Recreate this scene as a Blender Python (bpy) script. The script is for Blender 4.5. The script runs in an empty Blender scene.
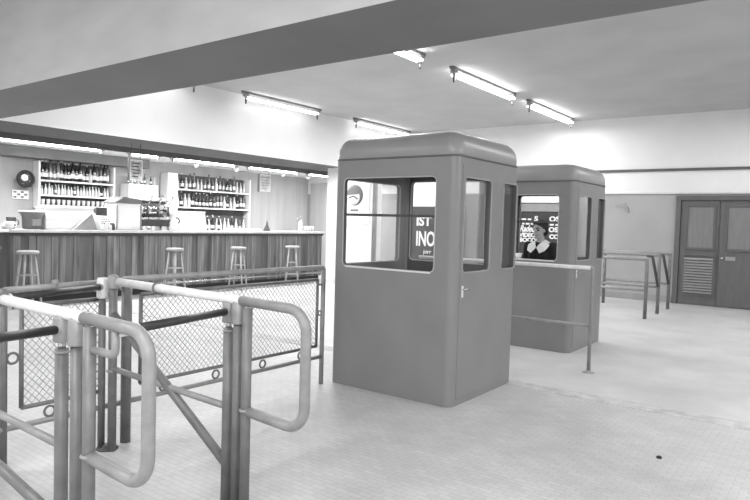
import bpy, bmesh, math, random
from mathutils import Vector, Matrix
random.seed(7)
C = bpy.context.scene
COL = C.collection
PI = math.pi

# ------------------------------------------------------------ camera
F, CAMH = 630.3, 1.55
PITCH, ROLL, YAW = map(math.radians, (2.519, 1.643, 36.579))
fw = Vector((-math.sin(YAW)*math.cos(PITCH), math.cos(YAW)*math.cos(PITCH), -math.sin(PITCH)))
r0 = Vector((math.cos(YAW), math.sin(YAW), 0)); u0 = r0.cross(fw)
rt = r0*math.cos(ROLL)+u0*math.sin(ROLL); up = -r0*math.sin(ROLL)+u0*math.cos(ROLL)
cam = bpy.data.cameras.new('camera'); co = bpy.data.objects.new('camera', cam); COL.objects.link(co)
m = Matrix((rt, up, -fw)).transposed().to_4x4(); m.translation = (0, 0, CAMH); co.matrix_world = m
cam.sensor_width = 36; cam.lens = F*36/750; cam.clip_start = .05
C.camera = co

def onx(px, py, X):
    """height and run of a measured point on a wall x = X"""
    d = fw+rt*((px-375)/F)-up*((py-250)/F); t = X/d.x
    return Vector((X, t*d.y, CAMH+t*d.z))

# ------------------------------------------------------------ materials
def lin(s):
    s = s/255.; return s/12.92 if s <= .04045 else ((s+.055)/1.055)**2.4
MATS = {}
def mat(name, g, rough=.6, var=.06, scale=6, metal=0, g2=None, bump=0, kind='noise', spec=.4, stretch=(1,1,1)):
    if name in MATS: return MATS[name]
    M = bpy.data.materials.new(name); M.use_nodes = True; N = M.node_tree.nodes; L = M.node_tree.links
    b = N['Principled BSDF']; b.inputs['Roughness'].default_value = rough; b.inputs['Metallic'].default_value = metal
    b.inputs['Specular IOR Level'].default_value = spec
    tc = N.new('ShaderNodeTexCoord'); mp = N.new('ShaderNodeMapping'); mp.inputs['Scale'].default_value = stretch
    L.new(tc.outputs['Object'], mp.inputs[0])
    n = N.new('ShaderNodeTexNoise'); n.inputs['Scale'].default_value = scale; n.inputs['Detail'].default_value = 4
    L.new(mp.outputs[0], n.inputs['Vector'])
    r = N.new('ShaderNodeValToRGB'); v = lin(g)
    lo = v*(1-var*2) if g2 is None else lin(g2); hi = v*(1+var*2) if g2 is None else v
    r.color_ramp.elements[0].position = .3; r.color_ramp.elements[1].position = .7
    r.color_ramp.elements[0].color = (lo,)*3+(1,); r.color_ramp.elements[1].color = (hi,)*3+(1,)
    L.new(n.outputs['Fac'], r.inputs[0]); L.new(r.outputs[0], b.inputs['Base Color'])
    if bump:
        bp = N.new('ShaderNodeBump'); bp.inputs['Strength'].default_value = bump; bp.inputs['Distance'].default_value = .01
        L.new(n.outputs['Fac'], bp.inputs['Height']); L.new(bp.outputs[0], b.inputs['Normal'])
    MATS[name] = M; return M
def emis(name, s, g=1.):
    M = bpy.data.materials.new(name); M.use_nodes = True; N = M.node_tree.nodes; L = M.node_tree.links
    b = N['Principled BSDF']; b.inputs['Base Color'].default_value = (.9, .9, .9, 1)
    n = N.new('ShaderNodeTexNoise'); n.inputs['Scale'].default_value = 2
    r = N.new('ShaderNodeValToRGB'); r.color_ramp.elements[0].color = (g*.95,)*3+(1,); r.color_ramp.elements[1].color = (g,)*3+(1,)
    L.new(n.outputs['Fac'], r.inputs[0]); L.new(r.outputs[0], b.inputs['Emission Color'])
    b.inputs['Emission Strength'].default_value = s
    return M
def glassmat():
    M = bpy.data.materials.new('window_glass'); M.use_nodes = True; N = M.node_tree.nodes; L = M.node_tree.links
    N.remove(N['Principled BSDF'])
    t = N.new('ShaderNodeBsdfTransparent'); t.inputs[0].default_value = (.985, .985, .985, 1)
    g = N.new('ShaderNodeBsdfGlossy'); g.inputs['Roughness'].default_value = .04
    x = N.new('ShaderNodeMixShader'); x.inputs[0].default_value = .07
    fr = N.new('ShaderNodeLayerWeight'); fr.inputs['Blend'].default_value = .15
    mm = N.new('ShaderNodeMath'); mm.operation = 'MULTIPLY'; mm.inputs[1].default_value = .35
    L.new(fr.outputs['Fresnel'], mm.inputs[0]); L.new(mm.outputs[0], x.inputs[0])
    L.new(t.outputs[0], x.inputs[1]); L.new(g.outputs[0], x.inputs[2]); L.new(x.outputs[0], N['Material Output'].inputs[0])
    return M

m_ceil = mat('painted_ceiling', 186, .9, .03, 1.2)
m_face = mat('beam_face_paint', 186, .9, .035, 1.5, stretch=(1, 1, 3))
m_under = mat('beam_underside_shade', 124, .9, .03, 1.5)
m_underd = mat('bulkhead_underside_shade', 98, .9, .03, 1.5)
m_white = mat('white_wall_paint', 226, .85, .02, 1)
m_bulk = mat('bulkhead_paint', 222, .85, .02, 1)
m_dado = mat('grey_wall_paint', 162, .8, .03, 1.3)
m_trim = mat('grey_trim_paint', 150, .6, .04, 5)
m_trimd = mat('dark_trim_paint', 92, .6, .05, 5)
m_booth = mat('booth_grey_enamel', 128, .38, .03, 2.5, bump=.02)
m_roof = mat('booth_roof_enamel', 142, .3, .03, 2.5)
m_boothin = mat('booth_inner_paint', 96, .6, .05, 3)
m_lipg = mat('grey_window_edge', 170, .4, .03, 9)
m_edge = mat('pale_window_edge', 215, .35, .03, 9)
m_rail = mat('painted_steel_tube', 138, .38, .07, 14, spec=.5)
m_raill = mat('pale_steel_tube', 214, .35, .05, 14, spec=.5)
m_post = mat('grey_steel_post', 108, .4, .08, 12, spec=.5)
m_dark = mat('dark_steel', 70, .45, .1, 12)
m_black = mat('black_rubber_sleeve', 48, .35, .1, 20)
m_mesh = mat('wire_mesh_paint', 165, .5, .06, 20)
m_door = mat('door_grey_paint', 98, .5, .04, 3, stretch=(6, 6, 1))
m_doorp = mat('door_panel_paint', 122, .5, .04, 3, stretch=(6, 6, 1))
m_doorf = mat('door_frame_paint', 96, .5, .04, 3)
m_chrome = mat('polished_metal', 205, .2, .04, 10, metal=.8)
m_wood = mat('stool_wood', 165, .5, .1, 8)
m_barfront = mat('bar_front_boards', 112, .5, 0, 1.3, g2=54, stretch=(5, 5.5, .35))
m_bartop = mat('bar_top_stone', 205, .3, .06, 6)
m_barbase = mat('bar_plinth', 70, .7, .06, 6)
m_shelfback = mat('back_bar_panelling', 120, .6, .08, 2, stretch=(1, 3, 1))
m_barwall = mat('bar_side_panel', 176, .7, .05, 1.4, stretch=(3, 3, .4))
m_tube = emis('lit_fluorescent_tube', 12)
m_tubel = emis('lit_fluorescent_tube_soft', 6)
m_tubeb = emis('lit_bar_tube', 13)
m_glow = emis('glowing_header', .35, .95)  # pale sign headers brightened by their own weak emission, no backlight
m_glass = glassmat()
m_poster = mat('poster_print', 235, .7, 0, 9, g2=120)
m_cream = mat('white_enamel', 238, .35, .02, 4)
m_paper = mat('white_paper', 240, .8, .02, 4)
m_ink = mat('dark_ink', 45, .7, .05, 4)
m_grey = mat('mid_grey_paint', 120, .6, .05, 6)
m_adv = mat('sign_board_dark', 62, .55, .06, 3)
m_adv2 = mat('sign_board_grey', 88, .55, .06, 3)
m_glassd = mat('dark_bottle_glass', 38, .15, .15, 10, spec=.8)
m_glassm = mat('grey_bottle_glass', 105, .15, .15, 10, spec=.8)
m_glassl = mat('clear_bottle_glass', 205, .12, .08, 10, spec=.8)
m_skin = mat('skin', 186, .55, .03, 20)
m_lip = mat('lips', 105, .5, .03, 20)
m_eye = mat('eye_dark', 40, .3, .03, 20)
m_hair = mat('dark_hair', 34, .5, .2, 30, stretch=(1, 1, .3))
m_wool = mat('dark_wool', 44, .9, .1, 30, bump=.2)
m_collar = mat('white_cotton', 245, .8, .02, 12)
m_shoe = mat('black_leather', 30, .3, .1, 9)

# ------------------------------------------------------------ mesh helpers
class MB:
    def __init__(s): s.b = bmesh.new()
    def box(s, x0, y0, z0, x1, y1, z1, bev=0, mx=None, seg=2):
        g = bmesh.ops.create_cube(s.b, size=1); vs = g['verts']
        for v in vs:
            v.co = Vector(((x0+x1)/2+v.co.x*(x1-x0), (y0+y1)/2+v.co.y*(y1-y0), (z0+z1)/2+v.co.z*(z1-z0)))
        if bev:
            es = list({e for v in vs for e in v.link_edges})
            r = bmesh.ops.bevel(s.b, geom=es, offset=bev, segments=seg, affect='EDGES', profile=.5)
            vs = list({v for f in r['faces'] for v in f.verts} | {v for v in vs if v.is_valid})
        if mx:
            for v in vs: v.co = mx @ v.co
        return s
    def tube(s, pts, r, seg=12, cap=True):
        pts = [Vector(p) for p in pts]; n = len(pts); rings = []
        rr = r if isinstance(r, (list, tuple)) else [r]*n
        t0 = (pts[1]-pts[0]).normalized(); ref = Vector((0, 0, 1)) if abs(t0.z) < .9 else Vector((1, 0, 0))
        a = t0.cross(ref).normalized()
        for i, p in enumerate(pts):
            if i == 0: t = t0
            elif i == n-1: t = (pts[-1]-pts[-2]).normalized()
            else: t = ((pts[i]-pts[i-1]).normalized()+(pts[i+1]-pts[i]).normalized()).normalized()
            a = (a-t*a.dot(t)).normalized(); b2 = t.cross(a)
            rings.append([s.b.verts.new(p+(a*math.cos(k*2*PI/seg)+b2*math.sin(k*2*PI/seg))*rr[i]) for k in range(seg)])
        for i in range(n-1):
            for k in range(seg):
                f = s.b.faces.new((rings[i][k], rings[i][(k+1) % seg], rings[i+1][(k+1) % seg], rings[i+1][k])); f.smooth = True
        if cap:
            s.b.faces.new(rings[0][::-1]); s.b.faces.new(rings[-1])
        return s
    def lathe(s, prof, c=(0, 0, 0), seg=16, mx=None):
        c = Vector(c); rings = []
        for r, z in prof:
            if r < 1e-5: rings.append([s.b.verts.new(c+Vector((0, 0, z)))])
            else: rings.append([s.b.verts.new(c+Vector((r*math.cos(k*2*PI/seg), r*math.sin(k*2*PI/seg), z))) for k in range(seg)])
        if mx:
            for q in rings:
                for v in q: v.co = mx @ v.co
        for i in range(len(rings)-1):
            A, B = rings[i], rings[i+1]
            for k in range(seg):
                k2 = (k+1) % seg
                if len(A) == 1 and len(B) == 1: continue
                if len(A) == 1: f = s.b.faces.new((A[0], B[k2], B[k]))
                elif len(B) == 1: f = s.b.faces.new((A[k], A[k2], B[0]))
                else: f = s.b.faces.new((A[k], A[k2], B[k2], B[k]))
                f.smooth = True
        if len(rings[0]) > 1: s.b.faces.new(rings[0][::-1])
        if len(rings[-1]) > 1: s.b.faces.new(rings[-1])
        return s
    def torus(s, c, R_, r, ax='X', seg=20, sub=8):
        c = Vector(c); g = []
        for i in range(seg):
            a = i*2*PI/seg; q = []
            for j in range(sub):
                b2 = j*2*PI/sub; rad = R_+r*math.cos(b2); h = r*math.sin(b2)
                p = {'X': (h, rad*math.cos(a), rad*math.sin(a)), 'Y': (rad*math.cos(a), h, rad*math.sin(a)), 'Z': (rad*math.cos(a), rad*math.sin(a), h)}[ax]
                q.append(s.b.verts.new(c+Vector(p)))
            g.append(q)
        for i in range(seg):
            for j in range(sub):
                f = s.b.faces.new((g[i][j], g[(i+1) % seg][j], g[(i+1) % seg][(j+1) % sub], g[i][(j+1) % sub])); f.smooth = True
        return s
    def ell(s, c, r, seg=20, rings=12, rot=None):
        g = bmesh.ops.create_uvsphere(s.b, u_segments=seg, v_segments=rings, radius=1)
        for v in g['verts']:
            p = Vector((v.co.x*r[0], v.co.y*r[1], v.co.z*r[2]))
            if rot: p = rot @ p
            v.co = Vector(c)+p
            for f in v.link_faces: f.smooth = True
        return s
    def prism(s, pts, ax, a0, a1):
        """extrude a 2D outline along axis ax ('X': pts are (y,z); 'Y': (x,z); 'Z': (x,y))"""
        def P(u, v, w): return {'X': (w, u, v), 'Y': (u, w, v), 'Z': (u, v, w)}[ax]
        A = [s.b.verts.new(P(u, v, a0)) for u, v in pts]; B = [s.b.verts.new(P(u, v, a1)) for u, v in pts]
        n = len(pts)
        for i in range(n): s.b.faces.new((A[i], A[(i+1) % n], B[(i+1) % n], B[i]))
        s.b.faces.new(A[::-1]); s.b.faces.new(B)
        return s
    def build(s, name, m, parent=None, smooth=False):
        bmesh.ops.recalc_face_normals(s.b, faces=s.b.faces)
        me = bpy.data.meshes.new(name); s.b.to_mesh(me); s.b.free()
        me.materials.append(m); o = bpy.data.objects.new(name, me); COL.objects.link(o)
        if smooth:
            for p in me.polygons: p.use_smooth = True
        if parent: o.parent = parent
        return o
def tag(o, label=None, cat=None, group=None, kind=None):
    if label: o['label'] = label
    if cat: o['category'] = cat
    if group: o['group'] = group
    if kind: o['kind'] = kind
    return o
def thing(name, label, cat, loc=(0, 0, 0), rz=0, group=None):
    o = bpy.data.objects.new(name, None); COL.objects.link(o); o.location = loc; o.rotation_euler = (0, 0, rz)
    o.empty_display_size = .1
    return tag(o, label, cat, group)
def copy_tree(o, parent=None):
    c = o.copy(); COL.objects.link(c); c.parent = parent
    for ch in [q for q in COL.objects if q.parent == o]: copy_tree(ch, c)
    return c
def struct(name, mb, m): return tag(mb.build(name, m), kind='structure')
def rrect(u0, v0, u1, v1, r, n=5):
    P = []
    for cu, cv, a in ((u1-r, v1-r, 0), (u0+r, v1-r, 90), (u0+r, v0+r, 180), (u1-r, v0+r, 270)):
        for k in range(n+1):
            t = math.radians(a+90*k/n); P.append((cu+r*math.cos(t), cv+r*math.sin(t)))
    return P
def bake(o, mods=()):
    dg = bpy.context.evaluated_depsgraph_get(); dg.update()
    me = bpy.data.meshes.new_from_object(o.evaluated_get(dg)); o.modifiers.clear()
    o.data = me
    return o
def cut(o, cutter):
    md = o.modifiers.new('b', 'BOOLEAN'); md.object = cutter; md.solver = 'EXACT'; md.operation = 'DIFFERENCE'
    bpy.context.view_layer.update(); bake(o)
    me = cutter.data; bpy.data.objects.remove(cutter); bpy.data.meshes.remove(me)
def text(name, s, mx, size, m, parent, sx=1., ext=.006, shear=0, align='LEFT', bold=0):
    cu = bpy.data.curves.new(name, 'FONT'); cu.body = s; cu.size = size; cu.extrude = ext; cu.shear = shear
    cu.align_x = align; cu.offset = bold; cu.resolution_u = 3
    t = bpy.data.objects.new(name, cu); COL.objects.link(t); bpy.context.view_layer.update()
    dg = bpy.context.evaluated_depsgraph_get(); me = bpy.data.meshes.new_from_object(t.evaluated_get(dg))
    bpy.data.objects.remove(t); me.name = name
    me.transform(mx @ Matrix.Diagonal((sx, 1, 1, 1))); me.materials.clear(); me.materials.append(m)
    o = bpy.data.objects.new(name, me); COL.objects.link(o)
    if parent: o.parent = parent
    return o
def faceY(x, y, z):   # lettering that reads from -Y
    return Matrix.Translation((x, y, z)) @ Matrix.Rotation(PI/2, 4, 'X')
def bend(pts, r, n=6):
    """round the corners of a polyline"""
    P = [Vector(p) for p in pts]; out = [P[0]]
    for i in range(1, len(P)-1):
        a = (P[i-1]-P[i]).normalized(); b = (P[i+1]-P[i]).normalized()
        ang = a.angle(b); d = r/math.tan(ang/2); s0 = P[i]+a*d; s1 = P[i]+b*d
        c = P[i]+(a+b).normalized()*(r/math.sin(ang/2))
        for k in range(n+1):
            t = k/n; v = (s0-c).lerp(s1-c, t).normalized()*r; out.append(c+v)
    out.append(P[-1]); return out

# ------------------------------------------------------------ the room
CZ, SZ = 4.05, 2.87
XL, XR, YB, YF = -13.6, 3.4, -4.0, 14.7
# floor: pale blocks in the near bay, smooth beyond the threshold strip
fm = bpy.data.materials.new('floor_blocks'); fm.use_nodes = True
N = fm.node_tree.nodes; L = fm.node_tree.links; b = N['Principled BSDF']; b.inputs['Roughness'].default_value = .42
b.inputs['Specular IOR Level'].default_value = .35
tc = N.new('ShaderNodeTexCoord'); sep = N.new('ShaderNodeSeparateXYZ'); L.new(tc.outputs['Object'], sep.inputs[0])
lt = N.new('ShaderNodeMath'); lt.operation = 'LESS_THAN'; lt.inputs[1].default_value = 5.7; L.new(sep.outputs[1], lt.inputs[0])
br = N.new('ShaderNodeTexBrick'); br.inputs['Scale'].default_value = 5.5; br.inputs['Mortar Size'].default_value = .012
br.inputs['Color1'].default_value = (.97,)*3+(1,); br.inputs['Color2'].default_value = (1.06,)*3+(1,); br.inputs['Mortar'].default_value = (.7,)*3+(1,)
br.inputs['Mortar Smooth'].default_value = .6; br.inputs['Bias'].default_value = 0
dn = N.new('ShaderNodeTexNoise'); dn.inputs['Scale'].default_value = 9
dm = N.new('ShaderNodeMixRGB'); dm.blend_type = 'ADD'; dm.inputs[0].default_value = .035; L.new(tc.outputs['Object'], dm.inputs[1]); L.new(dn.outputs['Color'], dm.inputs[2])
L.new(dm.outputs[0], br.inputs['Vector'])
n1 = N.new('ShaderNodeTexNoise'); n1.inputs['Scale'].default_value = 1.1; n1.inputs['Detail'].default_value = 6; n1.inputs['Roughness'].default_value = .65
L.new(tc.outputs['Object'], n1.inputs['Vector'])
rp = N.new('ShaderNodeValToRGB'); rp.color_ramp.elements[0].position = .35; rp.color_ramp.elements[1].position = .65
rp.color_ramp.elements[0].color = (lin(180),)*3+(1,); rp.color_ramp.elements[1].color = (lin(200),)*3+(1,)
L.new(n1.outputs['Fac'], rp.inputs[0])
mx1 = N.new('ShaderNodeMixRGB'); mx1.inputs[1].default_value = (1, 1, 1, 1); L.new(lt.outputs[0], mx1.inputs[0]); L.new(br.outputs['Color'], mx1.inputs[2])
mu = N.new('ShaderNodeMixRGB'); mu.blend_type = 'MULTIPLY'; mu.inputs[0].default_value = 1; L.new(rp.outputs[0], mu.inputs[1]); L.new(mx1.outputs[0], mu.inputs[2])
L.new(mu.outputs[0], b.inputs['Base Color'])
bp = N.new('ShaderNodeBump'); bp.inputs['Strength'].default_value = .2; bp.inputs['Distance'].default_value = .008
L.new(mx1.outputs[0], bp.inputs['Height']); L.new(bp.outputs[0], b.inputs['Normal'])
struct('floor', MB().box(XL-.2, YB-.2, -.2, XR+.2, YF+.2, 0), fm)
struct('trim_1', MB().box(XL+2.8, 5.70, 0, XR, 5.9, .005), mat('floor_strip', 184, .6, .12, 8))
struct('ceiling', MB().box(XL-.2, YB-.2, CZ, XR+.2, YF+.2, CZ+.2), m_ceil)
# downstand beam across the hall: pale near face, shade put into the underside colour
BY0, BY1 = 3.1, 4.05
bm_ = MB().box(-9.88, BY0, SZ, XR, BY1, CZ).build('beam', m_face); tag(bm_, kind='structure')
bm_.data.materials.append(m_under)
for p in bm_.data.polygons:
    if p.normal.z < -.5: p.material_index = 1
bm_.name = 'trim_2'
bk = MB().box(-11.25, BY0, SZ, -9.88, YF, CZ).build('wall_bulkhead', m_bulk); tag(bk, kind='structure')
bk.data.materials.append(m_underd)  # bulkhead underside colour darkened to stand for its shadow
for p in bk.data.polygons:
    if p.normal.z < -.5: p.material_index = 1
struct('trim_3', MB().box(-11.33, BY0, SZ-.1, -11.25, YF, SZ+.1), m_trimd)
struct('ceiling_bar', MB().box(XL, BY0, SZ, -11.25, YF, SZ+.15), mat('bar_ceiling_paint', 235, .8, .03, 1.5))
struct('wall_far_lower', MB().box(XL, YF, 0, XR, YF+.2, 2.37), m_dado)
struct('wall_far_upper', MB().box(XL, YF, 2.37, XR, YF+.2, CZ), m_white)
struct('trim_4', MB().box(-5.0, YF-.035, 2.34, XR, YF, 2.385, .006), m_edge)
struct('trim_5', MB().box(-8.9, YF-.04, 2.83, XR, YF, 2.885, .006), m_trimd)
struct('baseboard_far', MB().box(-5.0, YF-.02, 0, -2.92, YF, .14, .005), m_trim)
struct('wall_right', MB().box(XR, YB, 0, XR+.2, YF, CZ), m_white)
struct('wall_near', MB().box(XL, YB-.2, 0, XR, YB, CZ), m_white)
struct('wall_left', MB().box(-9.98, YB, 0, -9.88, BY0, CZ), m_white)
struct('wall_bar_side', MB().box(XL, BY0-.2, 0, -9.98, BY0, SZ), m_dado)
struct('wall_bar_back', MB().box(XL-.2, BY0, 0, XL, YF, SZ+.2), m_barwall)
struct('wall_pier', MB().box(-10.45, 12.0, 0, -9.0, 12.35, SZ), m_white)
struct('baseboard_pier', MB().box(-10.46, 11.985, 0, -8.99, 12.0, .1), m_edge)
struct('trim_6', MB().tube([(-8.95, 12.05, 0), (-8.95, 12.05, SZ)], .03).tube([(-8.99, 11.99, 0), (-8.99, 11.99, SZ)], .02), m_trim)
# joinery panels at the end wall beyond the bar
p = MB()
for x0, x1 in ((-13.45, -12.75), (-12.6, -11.9), (-11.8, -11.1)):
    p.box(x0, YF-.05, .1, x1, YF-.01, 2.7, .01)
struct('trim_7', p, m_barwall)

# double door with a louvred leaf
def panel_frame(mb, x0, z0, x1, z1, y, w=.05, d=.03):
    mb.box(x0, y-d, z0, x0+w, y, z1, .006).box(x1-w, y-d, z0, x1, y, z1, .006)
    mb.box(x0+w, y-d, z1-w, x1-w, y, z1, .006).box(x0+w, y-d, z0, x1-w, y, z0+w, .006)
df = MB(); df.box(-2.9, YF-.08, 0, -2.8, YF, 2.3, .008).box(-1.32, YF-.08, 0, -1.22, YF, 2.3, .008).box(-2.9, YF-.09, 2.2, -1.22, YF, 2.3, .008)
struct('trim_8', df, m_doorf)
for i, (a, c_) in enumerate(((-2.79, -2.075), (-2.045, -1.33))):
    d = thing('door_%d' % (i+1), None, None); d['kind'] = 'structure'
    q = MB().box(a, YF-.05, .02, c_, YF-.005, 2.19); o = q.build('door_leaf', m_door, d)
    f = MB(); panel_frame(f, a+.09, 1.16, c_-.05, 2.11, YF-.05, .045, .022); f.build('panel_moulding', m_doorf, d)
    MB().box(a+.14, YF-.056, 1.21, c_-.1, YF-.048, 2.06).build('door_panel', m_doorp, d)
    if i == 0:
        f = MB(); panel_frame(f, a+.06, .2, c_-.03, 1.08, YF-.05, .04, .03); f.build('louvre_frame', m_door, d)
        s_ = MB()
        for k in range(13):
            z = .275+k*.058
            s_.prism([(YF-.095, z-.012), (YF-.09, z-.018), (YF-.05, z+.016), (YF-.05, z+.026)], 'X', a+.1, c_-.07)
        s_.build('louvre_slats', m_trim, d)
    else:
        MB().lathe([(0, 0), (.02, 0), (.018, .03), (.03, .05), (.02, .07), (0, .072)], seg=12, mx=Matrix.Translation((a+.06, YF-.05, 1.02)) @ Matrix.Rotation(PI/2, 4, 'X')).build('door_knob', m_chrome, d)
        MB().box(a+.12, YF-.054, .97, a+.3, YF-.05, 1.05, .003).build('push_plate', m_trim, d)

# ------------------------------------------------------------ lamps
def fixture(x, y0, y1, z, tube_m, label, grp, power, hang=.1, brackets=True, name='fluorescent_light'):
    t = thing(name, label, 'ceiling light', (x, (y0+y1)/2, z), 0, grp)
    h = (y1-y0)/2
    MB().box(-.035, -h, -.045, .035, h, .003, .006).build('housing', m_grey if brackets else m_cream, t)
    for s in (-1, 1):
        k = MB(); k.box(-.05, s*(h-.1)-.05, -.1, .05, s*(h-.1)+.05, -.04, .012)
        k.tube([(0, s*(h-.1), -.09), (0, s*(h-.1), -.16)], [.03, .022]); o = k.build('tube_holder', m_trim, t)
        if brackets: MB().tube([(0, s*(h-.1), -.155), (0, s*(h-.1), -.24)], [.018, .014], 10).build('pull_cap', m_dark, o)
    for dx in (-.045, .045) if brackets else (0,):
        MB().tube([(dx, -h+.12, -hang-.02), (dx, h-.12, -hang-.02)], .019 if brackets else .032, 10).build('tube', tube_m, t)
    la = bpy.data.lights.new('tube_lamp', 'AREA'); la.shape = 'RECTANGLE'; la.size = .12; la.size_y = 2*h-.3; la.energy = power*1.6
    soft = tube_m.name.endswith('soft')
    lo = bpy.data.objects.new('tube_lamp', la); COL.objects.link(lo); lo.location = (x+(1.3 if soft else 0), (y0+y1)/2, z-hang-.06)  # soft row: lamp set aside from its tubes for an even wash
    return t
PW = 34
for i, (y0, y1, w) in enumerate(((5.5, 7.95, 'partly hidden by the dark beam, above the booths'), (8.75, 11.15, 'above the farther booth, middle of the right row'), (11.75, 14.3, 'nearest the far wall in the right row'))):
    fixture(-5.1, y0, y1, CZ, m_tube, 'fluorescent ceiling light '+w, 'right row of ceiling lights', PW)
for i, (y0, y1, w) in enumerate(((5.0, 7.36, 'showing only its end beyond the dark beam at left'), (8.4, 10.7, 'along the white bulkhead, middle of the left row'), (11.9, 14.35, 'beyond the nearer booth roof at the end of the left row'))):
    fixture(-9.58, y0, y1, CZ, m_tubel, 'fluorescent ceiling light '+w, 'left row of ceiling lights', PW*.7)
BW = 44
for y0, y1, w in ((4.1, 6.7, 'leftmost of the row'), (7.1, 7.95, 'short one behind the patterned hanging sign'), (8.1, 10.0, 'long one above the right bottle rack'), (10.2, 12.1, 'left of the far end'), (12.3, 14.5, 'at the far end, beside the booth')):
    fixture(-11.5, y0, y1, SZ, m_tubeb, 'bright tube light under the bar ceiling, '+w, 'tube lights over the bar', BW*(y1-y0)/2, .07, False, 'bar_tube_light')
# unseen lamps that light the near part of the hall and the right side, off frame
def area(x, y, z, sx, sy, e, rot=(0, 0, 0)):
    la = bpy.data.lights.new('unseen_lamp', 'AREA'); la.shape = 'RECTANGLE'; la.size = sx; la.size_y = sy; la.energy = e*1.55
    o = bpy.data.objects.new('unseen_lamp', la); COL.objects.link(o); o.location = (x, y, z); o.rotation_euler = rot
    return o
area(-7.0, -1.0, CZ-.1, 1.5, 2.5, 95); area(-2.0, -1.0, CZ-.1, 1.5, 2.5, 85); area(1.8, 1.0, CZ-.1, 1.5, 2.5, 60)
area(-.6, 10.5, CZ-.12, .2, 7, 70)
area(1.5, 8, CZ-.12, .2, 5, 30)
area(3.2, 5.5, 2.4, 2.5, 1.6, 55, (0, math.radians(75), 0))  # unseen fill added to brighten the booths' right faces
area(-9.95, 8.6, SZ-.06, .25, 7.5, 42, (0, math.radians(-42), 0))  # unseen fill added under the bulkhead to brighten the bar
# unseen fill added behind the camera for surfaces facing it
area(.6, -1.2, 2.6, 1.6, 1.2, 62, (math.radians(72), 0, math.radians(30)))
W = bpy.data.worlds.new('world'); C.world = W; W.use_nodes = True
W.node_tree.nodes['Background'].inputs[0].default_value = (.5, .5, .5, 1); W.node_tree.nodes['Background'].inputs[1].default_value = .36

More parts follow.
